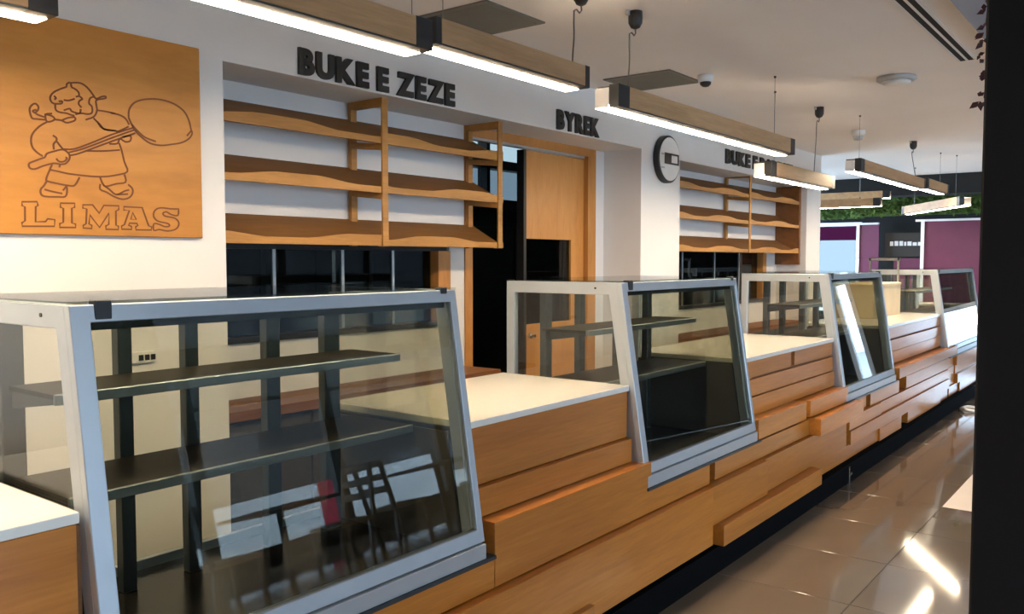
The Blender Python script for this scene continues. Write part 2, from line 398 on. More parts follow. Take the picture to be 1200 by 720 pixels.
# thin wooden backing that shows in the gaps between planks
prof2 = [(XA, 0.15), (XZ, 0.15), (XZ, ZT - 0.01)]
for a, b_ in reversed(CASES): prof2 += [(b_, ZT - .01), (b_, ZD - .01), (a, ZD - .01), (a, ZT - .01)]
prof2 += [(XA, ZT - 0.01)]
B().prism(prof2, 'y', 1.893, 1.90).build('backing_panel', 'backing', CT)
for a, b_ in CASES:
    B().box(a - 0.002, b_ + 0.04, 1.772, 1.90, ZD - 0.012, ZD).build('ledge', 'post', CT)

G = 0.0015
def plank(x0, x1, z0, z1, d):
    B().box(x0 + G, x1 - G, d, 1.893, z0 + G, z1 - G).build('plank', 'plank', CT, bevel=0.0015)
def plank_poly(poly, d):
    B().prism(poly, 'y', d, 1.893).build('plank', 'plank', CT, bevel=0.0015)
# left of the first case
plank(XA, 0.87, .77, ZT, 1.875); plank(XA, 0.87, .665, .77, 1.85)
plank(XA, 0.90, .44, .665, 1.78)
# under the first case
plank(0.90, 2.205, .44, ZD - .012, 1.78)
plank(XA, 1.2, .15, .44, 1.74)
# section A
plank(2.18, 3.255, .77, ZT, 1.878); plank(2.18, 3.255, .665, .77, 1.852)
plank_poly([(2.207, .442), (3.90, .442), (3.90, ZD - .014), (3.30, ZD - .014), (3.30, .664), (2.207, .664)], 1.78)
# big lower board with the little slot at its foot
plank_poly([(1.202, .152), (3.86, .152), (3.86, .438), (1.202, .438)], 1.74)
plank(1.25, 2.74, .152, .225, 1.715)
# under the second case and to its right
plank(3.985, 5.45, .44, ZD - .012, 1.79)
plank(3.86, 4.58, .245, .44, 1.742); plank(4.58, 6.10, .245, .44, 1.765)
plank(3.90, 5.38, .14, .245, 1.70)
plank(5.38, 6.95, .14, .245, 1.775)
# section B
plank_poly([(4.53, ZT), (5.29, ZT), (5.29, .882), (4.66, .882), (4.66, .872), (4.53, .872)], 1.878)
plank(5.355, 6.115, .882, ZT, 1.878)
plank(4.53, 6.115, .772, .872, 1.872); plank(4.53, 6.115, .665, .772, 1.86)
plank(4.53, 5.31, .555, .668, 1.78); plank(5.385, 6.17, .555, .662, 1.78)
plank(5.39, 6.33, .44, .552, 1.715)
plank(6.17, 7.0, .345, .44, 1.765); plank(6.17, 7.66, .245, .345, 1.755)
# under the third case
plank(6.36, 6.70, .44, ZD - .012, 1.80); plank(6.76, 7.62, .44, ZD - .012, 1.785)
plank(7.0, 7.70, .345, .44, 1.775)
# section C
plank(7.51, 9.62, .882, ZT, 1.875); plank(7.51, 9.62, .772, .872, 1.866); plank(7.51, 9.62, .665, .772, 1.868)
plank(7.54, 9.95, .562, .655, 1.765)
plank(7.86, 9.60, .44, .552, 1.785)
plank(7.70, 9.58, .345, .44, 1.775); plank(7.66, 9.55, .245, .345, 1.76)
plank(6.95, 7.62, .14, .245, 1.76); plank(7.88, 9.2, .14, .245, 1.77)
# under the fourth case and beyond
plank(9.96, 11.6, .44, .543, 1.77); plank(9.62, 9.93, .44, .545, 1.80)
plank(9.99, 11.4, .345, .44, 1.79); plank(10.0, 11.6, .245, .345, 1.765); plank(9.6, 9.98, .245, .44, 1.80)
plank(9.26, 9.6, .14, .245, 1.785); plank(9.66, 10.1, .14, .245, 1.785); plank(10.15, 11.5, .14, .245, 1.77)
plank(11.64, 12.2, .77, ZT, 1.87); plank(11.64, 12.2, .56, .77, 1.84); plank(11.6, 12.2, .44, .56, 1.80)
B().box(6.03, 6.06, 1.722, 1.735, 0.0, 0.12).build('plinth_clip', 'steel', CT)  # small steel strips stand in for a pale mark on the plinth
B().box(6.06, 6.12, 1.726, 1.735, 0.05, 0.07).build('plinth_clip', 'steel', CT)

tops = [(XA, 0.875, 'white stone countertop left of the nearest glass case'),
        (2.175, 3.262, 'white stone countertop between the nearest glass case and the second one'),
        (4.522, 6.12, 'white stone countertop between the second and third glass cases'),
        (7.502, 9.625, 'white stone countertop beyond the third glass case, under the cream box')]
for a, b_, lab in tops:
    tag(B().box(a, b_, 1.872, 2.58, ZT, 1.0).build('countertop', 'white_top', bevel=0.002), lab, 'countertop', 'white countertops on the counter')
tag(B().box(11.63, XZ, 1.872, 2.58, ZT, 1.0).build('countertop', 'white_top', bevel=0.002), 'white stone countertop at the far end behind the last glass case', 'countertop', 'white countertops on the counter')

# ------------------------------------------------------------------ glass display cases
def front_y(z):                       # sloping front plane
    return 1.93 + (1.45 - z) * (1.80 - 1.93) / (1.45 - 0.60)
def case(x0, x1, label, posts):
    c = thing('display_case', ((x0 + x1) / 2, 2.2, ZD), label, 'display case', 'glass display cases on the bakery counter')
    zt, zb, yb = 1.45, ZD, 2.56
    fw = 0.048
    # side frames
    for sx, a, b_ in ((0, x0, x0 + 0.032), (1, x1 - 0.032, x1)):
        f = B()
        outer = [(front_y(zb + .05) + 0.03, zb), (yb, zb), (yb, zt), (front_y(zt) + 0.02, zt)]
        yo = lambda z: front_y(z) + 0.012
        # ring polygon: outer and inner loop joined
        o_ = [(yo(zb), zb), (yb, zb), (yb, zt), (yo(zt), zt)]
        i_ = [(yo(zb + .06) + fw, zb + .06), (yb - fw, zb + .06), (yb - fw, zt - .055), (yo(zt - .055) + fw, zt - .055)]
        vs = [(a, *p) for p in o_] + [(a, *p) for p in i_] + [(b_, *p) for p in o_] + [(b_, *p) for p in i_]
        fs = []
        for k in range(4):
            n = (k + 1) % 4
            fs += [(k, n, 4 + n, 4 + k), (8 + k, 12 + k, 12 + n, 8 + n), (k, 8 + k, 8 + n, n), (4 + k, 4 + n, 12 + n, 12 + k)]
        f.add(vs, fs).build('side_frame', 'alu', c, bevel=0.002)
        m = (a + b_) / 2
        B().prism(i_, 'x', m - 0.003, m + 0.003).build('side_pane', 'glass_side', c)
        # screws
        B().lathe([(0.005, 0), (0.005, 0.003)], (x0 - 0.003 if sx == 0 else x1, yo(zt) + 0.11, zt - 0.026), 'x', 10).build('screw', 'black', c)
    # front frame
    def fy(z, o=0): return front_y(z) - 0.0 + o
    n = B()
    zl, zh = zb + 0.055, zt
    oo = [(x0, zl), (x1, zl), (x1, zh), (x0, zh)]
    ii = [(x0 + 0.045, zl + 0.045), (x1 - 0.03, zl + 0.045), (x1 - 0.03, zh - 0.04), (x0 + 0.045, zh - 0.04)]
    vs = [(x, fy(z, -0.012), z) for x, z in oo] + [(x, fy(z, -0.012), z) for x, z in ii] + [(x, fy(z, 0.014), z) for x, z in oo] + [(x, fy(z, 0.014), z) for x, z in ii]
    fs = []
    for k in range(4):
        q = (k + 1) % 4
        fs += [(k, q, 4 + q, 4 + k), (8 + k, 12 + k, 12 + q, 8 + q), (k, 8 + k, 8 + q, q), (4 + k, 4 + q, 12 + q, 12 + k)]
    n.add(vs, fs).build('front_frame', 'alu', c, bevel=0.002)
    vs = [(x, fy(z, -0.002), z) for x, z in ii] + [(x, fy(z, 0.004), z) for x, z in ii]
    B().add(vs, [(0, 1, 2, 3), (7, 6, 5, 4), (0, 4, 5, 1), (1, 5, 6, 2), (2, 6, 7, 3), (3, 7, 4, 0)]).build('front_pane', 'glass_front', c)
    # inner dark gasket
    B().box(x0 + .045, x1 - .03, fy(zh - .04, 0.016), fy(zh - .04, 0.05), zh - 0.06, zh - 0.022).build('inner_rail', 'post', c)
    B().box(x0 + 0.005, x1 - 0.005, fy(zb, -0.014), fy(zb, 0.05), zb, zl - 0.004).build('bottom_rail', 'alu', c, bevel=0.002)
    B().box(x0 - 0.005, x1 + 0.005, front_y(zt) - 0.01, yb + 0.004, zt, zt + 0.008).build('top_pane', 'glass_top', c)
    B().box(x0 + 0.055, x0 + 0.095, front_y(zt) - 0.018, front_y(zt) + 0.012, zt - 0.035, zt + 0.010).build('hinge', 'black', c, bevel=0.002)
    B().box(x1 - 0.075, x1 - 0.045, front_y(zt) - 0.016, front_y(zt) + 0.012, zt - 0.012, zt + 0.010).build('hinge', 'black', c, bevel=0.002)
    # deck and well
    B().box(x0 + .033, x1 - .033, front_y(zb) + 0.045, yb - 0.02, zb, zb + 0.02).build('deck', 'deck', c)
    for a in (x0 + 0.034, x1 - 0.040):
        yq = lambda z: front_y(z) + 0.062
        B().prism([(yq(zb + .02), zb + 0.02), (yb - 0.05, zb + 0.02), (yb - 0.05, 0.97), (yq(.97), 0.97)], 'x', a, a + 0.006).build('well_side', 'carcass', c)
    B().box(x0 + 0.033, x1 - 0.033, yb - 0.02, yb, zb, zb + 0.05).build('rear_rail', 'alu_edge', c)
    B().box(x0 + 0.033, x1 - 0.033, yb - 0.03, yb, zt - 0.05, zt - 0.005).build('rear_rail', 'post', c)
    for px, pw in posts:
        B().box(x0 + px - pw / 2, x0 + px + pw / 2, 2.39, 2.43, zb + .02, zt - 0.05).build('rear_post', 'post', c, bevel=0.003)
    for z, yf, yk in ((1.222, 2.13, 2.388), (0.978, 2.07, 2.388)):
        sh = B().box(x0 + 0.06, x1 - 0.05, yf + 0.012, yk, z - 0.012, z).build('shelf', 'shelfboard', c)
        B().box(x0 + 0.06, x1 - 0.05, yf, yf + 0.012, z - 0.026, z + 0.001).build('shelf_edge', 'shelf_edge', sh, bevel=0.002)
        for px, pw in posts:
            B().prism([(yf + 0.02, z - 0.014), (yf + 0.02, z - 0.026), (yk, z - 0.06), (yk, z - 0.014)], 'x', x0 + px - 0.004, x0 + px + 0.004).build('bracket', 'post', sh)
    return c
P4 = [(0.07, 0.06), (0.375, 0.042), (0.588, 0.045), (0.89, 0.055), (1.145, 0.07)]
case(*CASES[0], 'large nearest glass display case with dark shelves, left of the picture', P4)
case(*CASES[1], 'second glass display case, in the middle of the counter with empty dark shelves', [(0.12, .05), (0.42, 0.045), (0.80, 0.05), (1.13, 0.05)])
case(*CASES[2], 'third glass display case, narrow in view, right of the middle countertop', [(0.12, .05), (0.45, 0.045), (0.9, 0.05), (1.25, 0.05)])
case(*CASES[3], 'farthest glass display case at the end of the counter beside the column', [(0.12, .05), (0.45, 0.045), (0.9, 0.05), (1.25, 0.05)])

# small wall plate behind the nearest case
wp = thing('wall_plate', (1.75, D, 1.168), 'small white wall plate with black switches, seen through the nearest glass case', 'switch')
B().box(1.70, 1.80, D - 0.010, D - 0.001, 1.145, 1.192).build('plate', 'white_plastic', wp, bevel=0.002)
for q in range(3): B().box(1.735 + q * 0.025, 1.753 + q * 0.025, D - 0.014, D - 0.010, 1.156, 1.178).build('rocker', 'black', wp)

# cream box on the counter
bx = thing('cardboard_box', (9.1, 2.45, 1.0), 'cream cardboard box standing on the countertop behind the third glass case', 'box')
B().box(8.35, 9.35, 2.2, 2.55, 1.0, 1.30).build('carton', 'box', bx, bevel=0.003)
B().box(8.345, 9.355, 2.195, 2.555, 1.30, 1.325).build('lid', 'box', bx, bevel=0.003)

# back worktop on the wall
for xa, xb, lab in ((2.145, 4.05, 'brown wooden back worktop under the nearest hatch window'), (6.38, 9.41, 'brown wooden back worktop under the farther bread rack')):
    bw = thing('back_worktop', ((xa + xb) / 2, 3.4, 0), lab, 'worktop', 'back worktops in the alcoves')
    B().box(xa, xb, 3.22, 3.525, 0.84, 0.885).build('worktop', 'backing', bw)
    B().box(xa, xb, 3.26, 3.525, 0.10, 0.84).build('cabinet_body', 'carcass', bw)
    B().box(xa, xb, 3.30, 3.525, 0.0, 0.10).build('toe_kick', 'black', bw)
    n = 4; wd = (xb - xa) / n
    for i in range(n):
        B().box(xa + i * wd + .005, xa + (i + 1) * wd - .005, 3.242, 3.26, 0.12, 0.83).build('cabinet_door', 'carcass', bw, bevel=0.002)

# ------------------------------------------------------------------ wooden sign panel with engraved baker
SP = thing('sign_panel', (1.3, D, 1.64), 'large square wooden wall sign engraved with a baker holding a peel', 'sign')
B().box(0.92, 2.02, 3.18, D - 0.001, 1.64, 2.415).build('board', 'panel', SP, bevel=0.003)
def flat_line(b, pts, wdt, closed=False, y0=3.1785, y1=3.1800):
    n = len(pts)
    P = [Vector((p[0], 0, p[1])) for p in pts]
    L, R = [], []
    for i in range(n):
        a = P[i - 1] if (i or closed) else P[i]; c = P[(i + 1) % n] if (i < n - 1 or closed) else P[i]
        d = (c - a); d = d.normalized() if d.length > 1e-7 else Vector((1, 0, 0))
        q = Vector((-d.z, 0, d.x)) * wdt / 2
        L.append(P[i] + q); R.append(P[i] - q)
    vs = []
    for i in range(n):
        for v in (L[i], R[i]): vs += [(v.x, y0, v.z), (v.x, y1, v.z)]
    fs = []
    for i in range(n if closed else n - 1):
        j = (i + 1) % n
        a, c = 4 * i, 4 * j
        fs += [(a, c, c + 2, a + 2), (a + 1, a + 3, c + 3, c + 1), (a, a + 1, c + 1, c), (a + 2, c + 2, c + 3, a + 3)]
    b.add(vs, fs)
SMOOTH= [[(1.483, 2.175), (1.463, 2.165), (1.44, 2.151), (1.427, 2.136), (1.424, 2.122), (1.43, 2.111), (1.44, 2.106), (1.441, 2.091), (1.447, 2.083), (1.461, 2.08), (1.479, 2.08), (1.496, 2.076), (1.508, 2.075)], [(1.483, 2.175), (1.483, 2.184), (1.493, 2.192), (1.499, 2.185), (1.499, 2.176)], [(1.493, 2.19), (1.511, 2.194), (1.532, 2.196), (1.55, 2.189), (1.565, 2.176), (1.578, 2.16), (1.589, 2.148), (1.608, 2.158), (1.623, 2.162), (1.625, 2.156), (1.61, 2.15), (1.595, 2.146), (1.587, 2.14)], [(1.587, 2.14), (1.589, 2.122), (1.591, 2.107), (1.584, 2.088), (1.573, 2.077), (1.556, 2.069), (1.547, 2.065)], [(1.499, 2.176), (1.514, 2.171), (1.525, 2.161), (1.525, 2.149), (1.514, 2.144)], [(1.525, 2.149), (1.538, 2.14), (1.527, 2.131), (1.524, 2.119), (1.534, 2.108)], [(1.511, 2.08), (1.532, 2.087), (1.556, 2.087), (1.572, 2.095), (1.572, 2.117), (1.562, 2.127), (1.566, 2.146), (1.58, 2.154)], [(1.437, 2.136), (1.444, 2.129), (1.438, 2.123)], [(1.44, 2.108), (1.462, 2.112), (1.465, 2.121), (1.453, 2.118)], [(1.471, 2.126), (1.489, 2.127), (1.51, 2.136)], [(1.47, 2.089), (1.491, 2.098), (1.499, 2.089), (1.526, 2.086), (1.531, 2.102)], [(1.406, 2.047), (1.375, 2.046), (1.361, 2.047), (1.355, 2.063), (1.354, 2.08), (1.363, 2.094), (1.374, 2.099), (1.383, 2.09), (1.381, 2.078), (1.373, 2.066), (1.389, 2.059), (1.406, 2.056)], [(1.373, 2.066), (1.363, 2.072), (1.376, 2.079)], [(1.406, 2.069), (1.407, 2.047), (1.417, 2.041), (1.437, 2.052), (1.429, 2.063), (1.406, 2.067), (1.429, 2.072)], [(1.437, 2.052), (1.46, 2.052), (1.478, 2.046), (1.495, 2.051), (1.509, 2.059), (1.508, 2.069), (1.484, 2.064), (1.463, 2.053)], [(1.594, 2.106), (1.619, 2.106), (1.66, 2.103), (1.644, 2.103), (1.672, 2.101), (1.693, 2.094), (1.705, 2.083), (1.713, 2.068)], [(1.577, 2.075), (1.599, 2.056), (1.617, 2.039), (1.658, 2.039)], [(1.412, 2.041), (1.384, 2.021), (1.361, 1.993), (1.355, 1.968), (1.36, 1.944), (1.377, 1.927), (1.393, 1.918)], [(1.591, 2.064), (1.612, 2.04), (1.662, 2.039)], [(1.401, 1.915), (1.36, 1.896), (1.346, 1.887), (1.348, 1.873), (1.364, 1.87), (1.392, 1.883), (1.429, 1.896), (1.453, 1.894)], [(1.401, 1.915), (1.407, 1.928), (1.43, 1.938), (1.463, 1.948), (1.484, 1.935), (1.485, 1.916), (1.47, 1.898), (1.453, 1.894), (1.449, 1.883)], [(1.439, 1.914), (1.449, 1.904), (1.466, 1.906), (1.477, 1.918), (1.471, 1.921)], [(1.429, 1.995), (1.441, 1.988), (1.441, 1.977), (1.431, 1.964), (1.432, 1.945)], [(1.441, 1.977), (1.451, 1.964), (1.463, 1.95)], [(1.463, 1.95), (1.505, 1.955), (1.58, 1.99), (1.643, 2.022), (1.728, 2.058)], [(1.484, 1.94), (1.527, 1.955), (1.588, 1.983), (1.652, 2.014), (1.732, 2.05)], [(1.486, 1.929), (1.518, 1.939), (1.57, 1.963), (1.643, 1.997), (1.737, 2.039)], [(1.633, 1.987), (1.665, 1.991), (1.675, 2.01), (1.698, 2.001), (1.717, 2.008), (1.717, 2.026), (1.685, 2.018)], [(1.712, 2.096), (1.715, 2.125), (1.732, 2.151), (1.759, 2.167), (1.794, 2.177), (1.833, 2.182), (1.874, 2.18), (1.915, 2.169), (1.947, 2.148), (1.966, 2.116), (1.974, 2.083), (1.979, 2.066), (1.964, 2.043), (1.93, 2.023), (1.888, 2.012), (1.843, 2.003), (1.798, 2.006), (1.764, 2.025), (1.738, 2.047), (1.722, 2.073), (1.712, 2.096)], [(1.722, 2.073), (1.747, 2.048), (1.777, 2.027), (1.821, 2.016)], [(1.955, 2.053), (1.974, 2.075)], [(1.662, 2.039), (1.671, 2.038), (1.711, 2.061)], [(1.672, 1.994), (1.681, 1.968), (1.691, 1.924), (1.702, 1.889), (1.658, 1.872), (1.607, 1.862), (1.55, 1.86), (1.482, 1.863), (1.448, 1.868), (1.416, 1.872)], [(1.544, 1.952), (1.606, 1.957), (1.674, 1.968)], [(1.424, 1.892), (1.413, 1.866), (1.403, 1.84), (1.406, 1.831), (1.439, 1.825), (1.48, 1.82), (1.502, 1.823), (1.52, 1.853)], [(1.596, 1.858), (1.607, 1.833), (1.62, 1.827), (1.657, 1.839), (1.694, 1.848), (1.69, 1.877)], [(1.404, 1.831), (1.394, 1.814), (1.383, 1.801), (1.383, 1.784), (1.397, 1.776), (1.438, 1.777), (1.467, 1.78), (1.474, 1.802), (1.472, 1.819)], [(1.395, 1.801), (1.422, 1.795), (1.457, 1.79)], [(1.459, 1.801), (1.472, 1.817)], [(1.596, 1.834), (1.595, 1.814), (1.619, 1.805), (1.646, 1.791), (1.678, 1.782), (1.707, 1.79), (1.721, 1.809), (1.719, 1.827), (1.703, 1.84)], [(1.607, 1.831), (1.629, 1.817), (1.656, 1.798), (1.689, 1.814), (1.707, 1.819)], [(1.656, 1.798), (1.702, 1.803)]]
CLOSED= [[(1.319, 1.753), (1.369, 1.756), (1.372, 1.743), (1.364, 1.738), (1.362, 1.685), (1.396, 1.687), (1.403, 1.697), (1.428, 1.695), (1.426, 1.671), (1.317, 1.668), (1.317, 1.681), (1.327, 1.687), (1.328, 1.736), (1.319, 1.739)], [(1.449, 1.755), (1.5, 1.757), (1.499, 1.742), (1.489, 1.739), (1.488, 1.685), (1.501, 1.682), (1.501, 1.669), (1.444, 1.668), (1.445, 1.682), (1.457, 1.686), (1.459, 1.737), (1.449, 1.74)], [(1.529, 1.753), (1.565, 1.755), (1.589, 1.725), (1.607, 1.755), (1.665, 1.756), (1.664, 1.742), (1.653, 1.736), (1.652, 1.682), (1.661, 1.68), (1.661, 1.666), (1.613, 1.666), (1.613, 1.679), (1.624, 1.684), (1.626, 1.727), (1.589, 1.672), (1.553, 1.718), (1.55, 1.684), (1.56, 1.679), (1.56, 1.667), (1.528, 1.668), (1.529, 1.678), (1.539, 1.684), (1.543, 1.739), (1.529, 1.741)], [(1.684, 1.754), (1.758, 1.754), (1.783, 1.684), (1.795, 1.681), (1.794, 1.668), (1.73, 1.667), (1.73, 1.679), (1.739, 1.685), (1.735, 1.692), (1.705, 1.692), (1.702, 1.684), (1.713, 1.679), (1.713, 1.668), (1.674, 1.668), (1.674, 1.68), (1.685, 1.686), (1.706, 1.741), (1.684, 1.741)], [(1.719, 1.733), (1.733, 1.707), (1.711, 1.707)]]
CLOSED_S= [[(1.912, 1.756), (1.908, 1.73), (1.88, 1.732), (1.859, 1.742), (1.844, 1.736), (1.853, 1.725), (1.895, 1.718), (1.912, 1.699), (1.9, 1.676), (1.863, 1.666), (1.827, 1.671), (1.804, 1.667), (1.805, 1.693), (1.828, 1.691), (1.851, 1.683), (1.87, 1.686), (1.864, 1.696), (1.822, 1.704), (1.804, 1.723), (1.811, 1.746), (1.835, 1.757), (1.878, 1.755)]]

b = B()
for ln in SMOOTH: flat_line(b, smooth_line(ln, 3), 0.0065)
b.build('engraved_drawing', 'engrave', SP)
b = B()
for ln in CLOSED: flat_line(b, ln, 0.0062, True)
for ln in CLOSED_S: flat_line(b, smooth_line(ln + ln[:1], 3)[:-1], 0.0062, True)
b.build('engraved_lettering', 'engrave', SP)

# ------------------------------------------------------------------ raised wall lettering
def letter_mesh(ch):
    cu = bpy.data.curves.new('letter', 'FONT'); cu.body = ch; cu.size = 1.0; cu.offset = 0.055; cu.extrude = 0.06; cu.resolution_u = 4
    o = bpy.data.objects.new('tmp', cu); COL.objects.link(o)
    dg = bpy.context.evaluated_depsgraph_get(); me = bpy.data.meshes.new_from_object(o.evaluated_get(dg))
    bpy.data.objects.remove(o); return me
def lettering(text, x0, x1, z0, h, label):
    t = thing('wall_lettering', (x0, D, z0), label, 'sign', 'raised black words on the soffit')
    items = []; cur = 0.0
    for ch in text:
        if ch == ' ': cur += 0.30; continue
        me = letter_mesh(ch); xs = [v.co.x for v in me.vertices]; ys = [v.co.y for v in me.vertices]
        items.append((me, cur - min(xs), min(ys), max(ys))); cur += max(xs) - min(xs) + 0.075
    cur -= 0.075; sx = (x1 - x0) / cur
    for me, off, ya, yb in items:
        for v in me.vertices:
            x, y, z = v.co
            v.co = ((x + off) * sx, -0.001 - (z + 0.06) / 0.12 * 0.016, (y - ya) / (yb - ya) * h)
        me.materials.clear(); me.materials.append(M['letter'])
        o = bpy.data.objects.new('letter', me); COL.objects.link(o); o.parent = t
    return t
lettering('BUKE E ZEZE', 2.53, 3.60, 2.40, 0.122, 'raised black wall lettering above the nearest bread rack')
lettering('BYREK', 4.60, 5.11, 2.40, 0.128, 'short raised black wall lettering above the wooden door')
lettering('BUKE E BARDHE', 7.24, 8.92, 2.415, 0.128, 'raised black wall lettering above the farther bread rack')

# round sign on the pier
rs = thing('round_sign', (6.09, D, 2.34), 'round white wall sign with black rim and dark centre band', 'sign')
B().lathe([(0.178, 0), (0.185, -0.004), (0.185, -0.045), (0.178, -0.05)], (6.09, D - 0.001, 2.34), 'y', 48).build('rim', 'black', rs)
B().lathe([(0.168, -0.05), (0.168, -0.054)], (6.09, D - 0.001, 2.34), 'y', 48).build('face', 'dial', rs)
B().box(5.995, 6.105, D - 0.059, D - 0.0555, 2.30, 2.385).build('band', 'letter', rs)
B().box(6.105, 6.235, D - 0.058, D - 0.0555, 2.372, 2.385).build('band_edge', 'letter', rs)
B().box(6.105, 6.235, D - 0.058, D - 0.0555, 2.30, 2.313).build('band_edge', 'letter', rs)
B().box(6.215, 6.235, D - 0.058, D - 0.0555, 2.313, 2.372).build('band_edge', 'letter', rs)
B().box(5.945, 5.995, D - 0.058, D - 0.0555, 2.366, 2.378).build('band_edge', 'grey_plastic', rs)
B().box(5.945, 5.995, D - 0.058, D - 0.0555, 2.262, 2.274).build('band_edge', 'grey_plastic', rs)

# ------------------------------------------------------------------ bread racks
def lip(xa, xb, zb, seed):
    rnd = random.Random(seed); n = 16; ph = rnd.random() * 6
    top = []
    for i in range(n + 1):
        x = xa + (xb - xa) * i / n
        t = max(-1, min(1, 1.6 * math.sin(2 * math.pi * (x * 1.05) + ph)))
        top.append((x, zb + 0.044 + 0.012 * t))
    return [(xa, zb)] + [(xb, zb)] + list(reversed(top))
def bread_rack(x0, frames, x1, label, side_panel=False):
    t = thing('bread_rack', ((x0 + x1) / 2, DB, 1.625), label, 'shelf', 'wooden bread racks in the wall alcoves')
    yf, yk = 3.262, DB - 0.002
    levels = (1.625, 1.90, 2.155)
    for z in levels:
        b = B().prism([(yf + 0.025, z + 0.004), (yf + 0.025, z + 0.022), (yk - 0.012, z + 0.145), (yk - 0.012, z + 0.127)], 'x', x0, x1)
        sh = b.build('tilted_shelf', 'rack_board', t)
        segs = [x0] + [f for f in frames if f < x1 - 0.1] + [x1]
        for i in range(len(segs) - 1):
            B().prism(lip(segs[i], segs[i + 1], z, int(segs[i] * 10 + z * 100)), 'y', yf + 0.002, yf + 0.025).build('wavy_lip', 'rack', sh)
    for fx in frames:
        B().box(fx - 0.02, fx + 0.02, yf - 0.008, yf + 0.0015, 1.623, 2.388).build('front_post', 'rack', t)
        B().box(fx - 0.02, fx + 0.02, yk - 0.036, yk - 0.013, 1.625, 2.388).build('back_post', 'rack', t)
        B().box(fx - 0.02, fx + 0.02, yf + 0.0015, yk - 0.036, 2.35, 2.388).build('top_rail', 'rack', t)
        for z in levels[1:]:
            B().prism([(yf + 0.0015, z - 0.034), (yf + 0.0015, z - 0.003), (yk - 0.037, z + 0.022), (yk - 0.037, z - 0.009)], 'x', fx - 0.02, fx + 0.02).build('cell_rail', 'rack', t)
        for z in levels:
            B().prism([(yf + 0.026, z - 0.02 + 0.018), (yf + 0.026, z - 0.004), (yk - 0.037, z + 0.10), (yk - 0.037, z + 0.122)], 'x', fx - 0.018, fx + 0.018).build('cross_rail', 'rack', t)
    return t
bread_rack(2.145, (3.13, 4.09), 4.13, 'wooden bread rack with wavy tilted shelves in the alcove nearest the baker sign')
r2 = bread_rack(6.375, (7.98, ), 9.36, 'wooden bread rack with wavy tilted shelves in the farther alcove past the round sign')
B().box(9.365, 9.415, 3.262, DB - 0.003, 1.5, 2.355).build('side_board', 'backing', r2)  # dark backing wood carries the shade on this side board

# bottles in the farther hatch
for i in range(4):
    xx = 6.48 + i * 0.085
    o = thing('bottle', (xx, 3.44, 0.885), ['white bottle first in the row under the farther bread rack, by the pier', 'black bottle second in the row under the farther bread rack', 'white bottle third in the row under the farther bread rack', 'black bottle last in the row under the farther bread rack'][i], 'bottle', 'bottles below the farther bread rack')
    B().lathe([(0.03, 0), (0.032, 0.01), (0.032, 0.46), (0.03, 0.5), (0.014, 0.56), (0.014, 0.60)], (xx, 3.44, 0.8855), 'z', 14).build('body', 'white_plastic' if i % 2 == 0 else 'black', o, smooth=True)
    B().lathe([(0.016, 0.6), (0.016, 0.635)], (xx, 3.44, 0.886), 'z', 14).build('cap', 'black', o)
# ------------------------------------------------------------------ pendant lamps over the counter
def canopy(t, x, y, xl, yl, zl, col='black'):
    zc = CEIL - 0.001
    B().lathe([(0.033, 0), (0.034, -0.03), (0.033, -0.055), (0.022, -0.075), (0.008, -0.082)], (x, y, zc), 'z', 18).build('ceiling_canopy', col, t, smooth=True)
    B().box(x - 0.052, x - 0.034, y + 0.01, y + 0.024, zc - 0.022, zc).build('canopy_clip', 'grey_plastic', t)
    p = [(x, y, zc - 0.08), (x + .004, y, zc - 0.10), (x - 0.012, y, zc - 0.115), (x - 0.035, y, zc - 0.105), (x - 0.055, y, zc - 0.115)]
    n = 7
    for i in range(1, n + 1):
        f = i / n; p.append((x - 0.06 + (xl - x + 0.06) * f + 0.006 * math.sin(5 * f), y + (yl - y) * f, zc - 0.14 + (zl - zc + 0.14) * f))
    B().tube(p, 0.0035, 6).build('cable', 'cable', t)
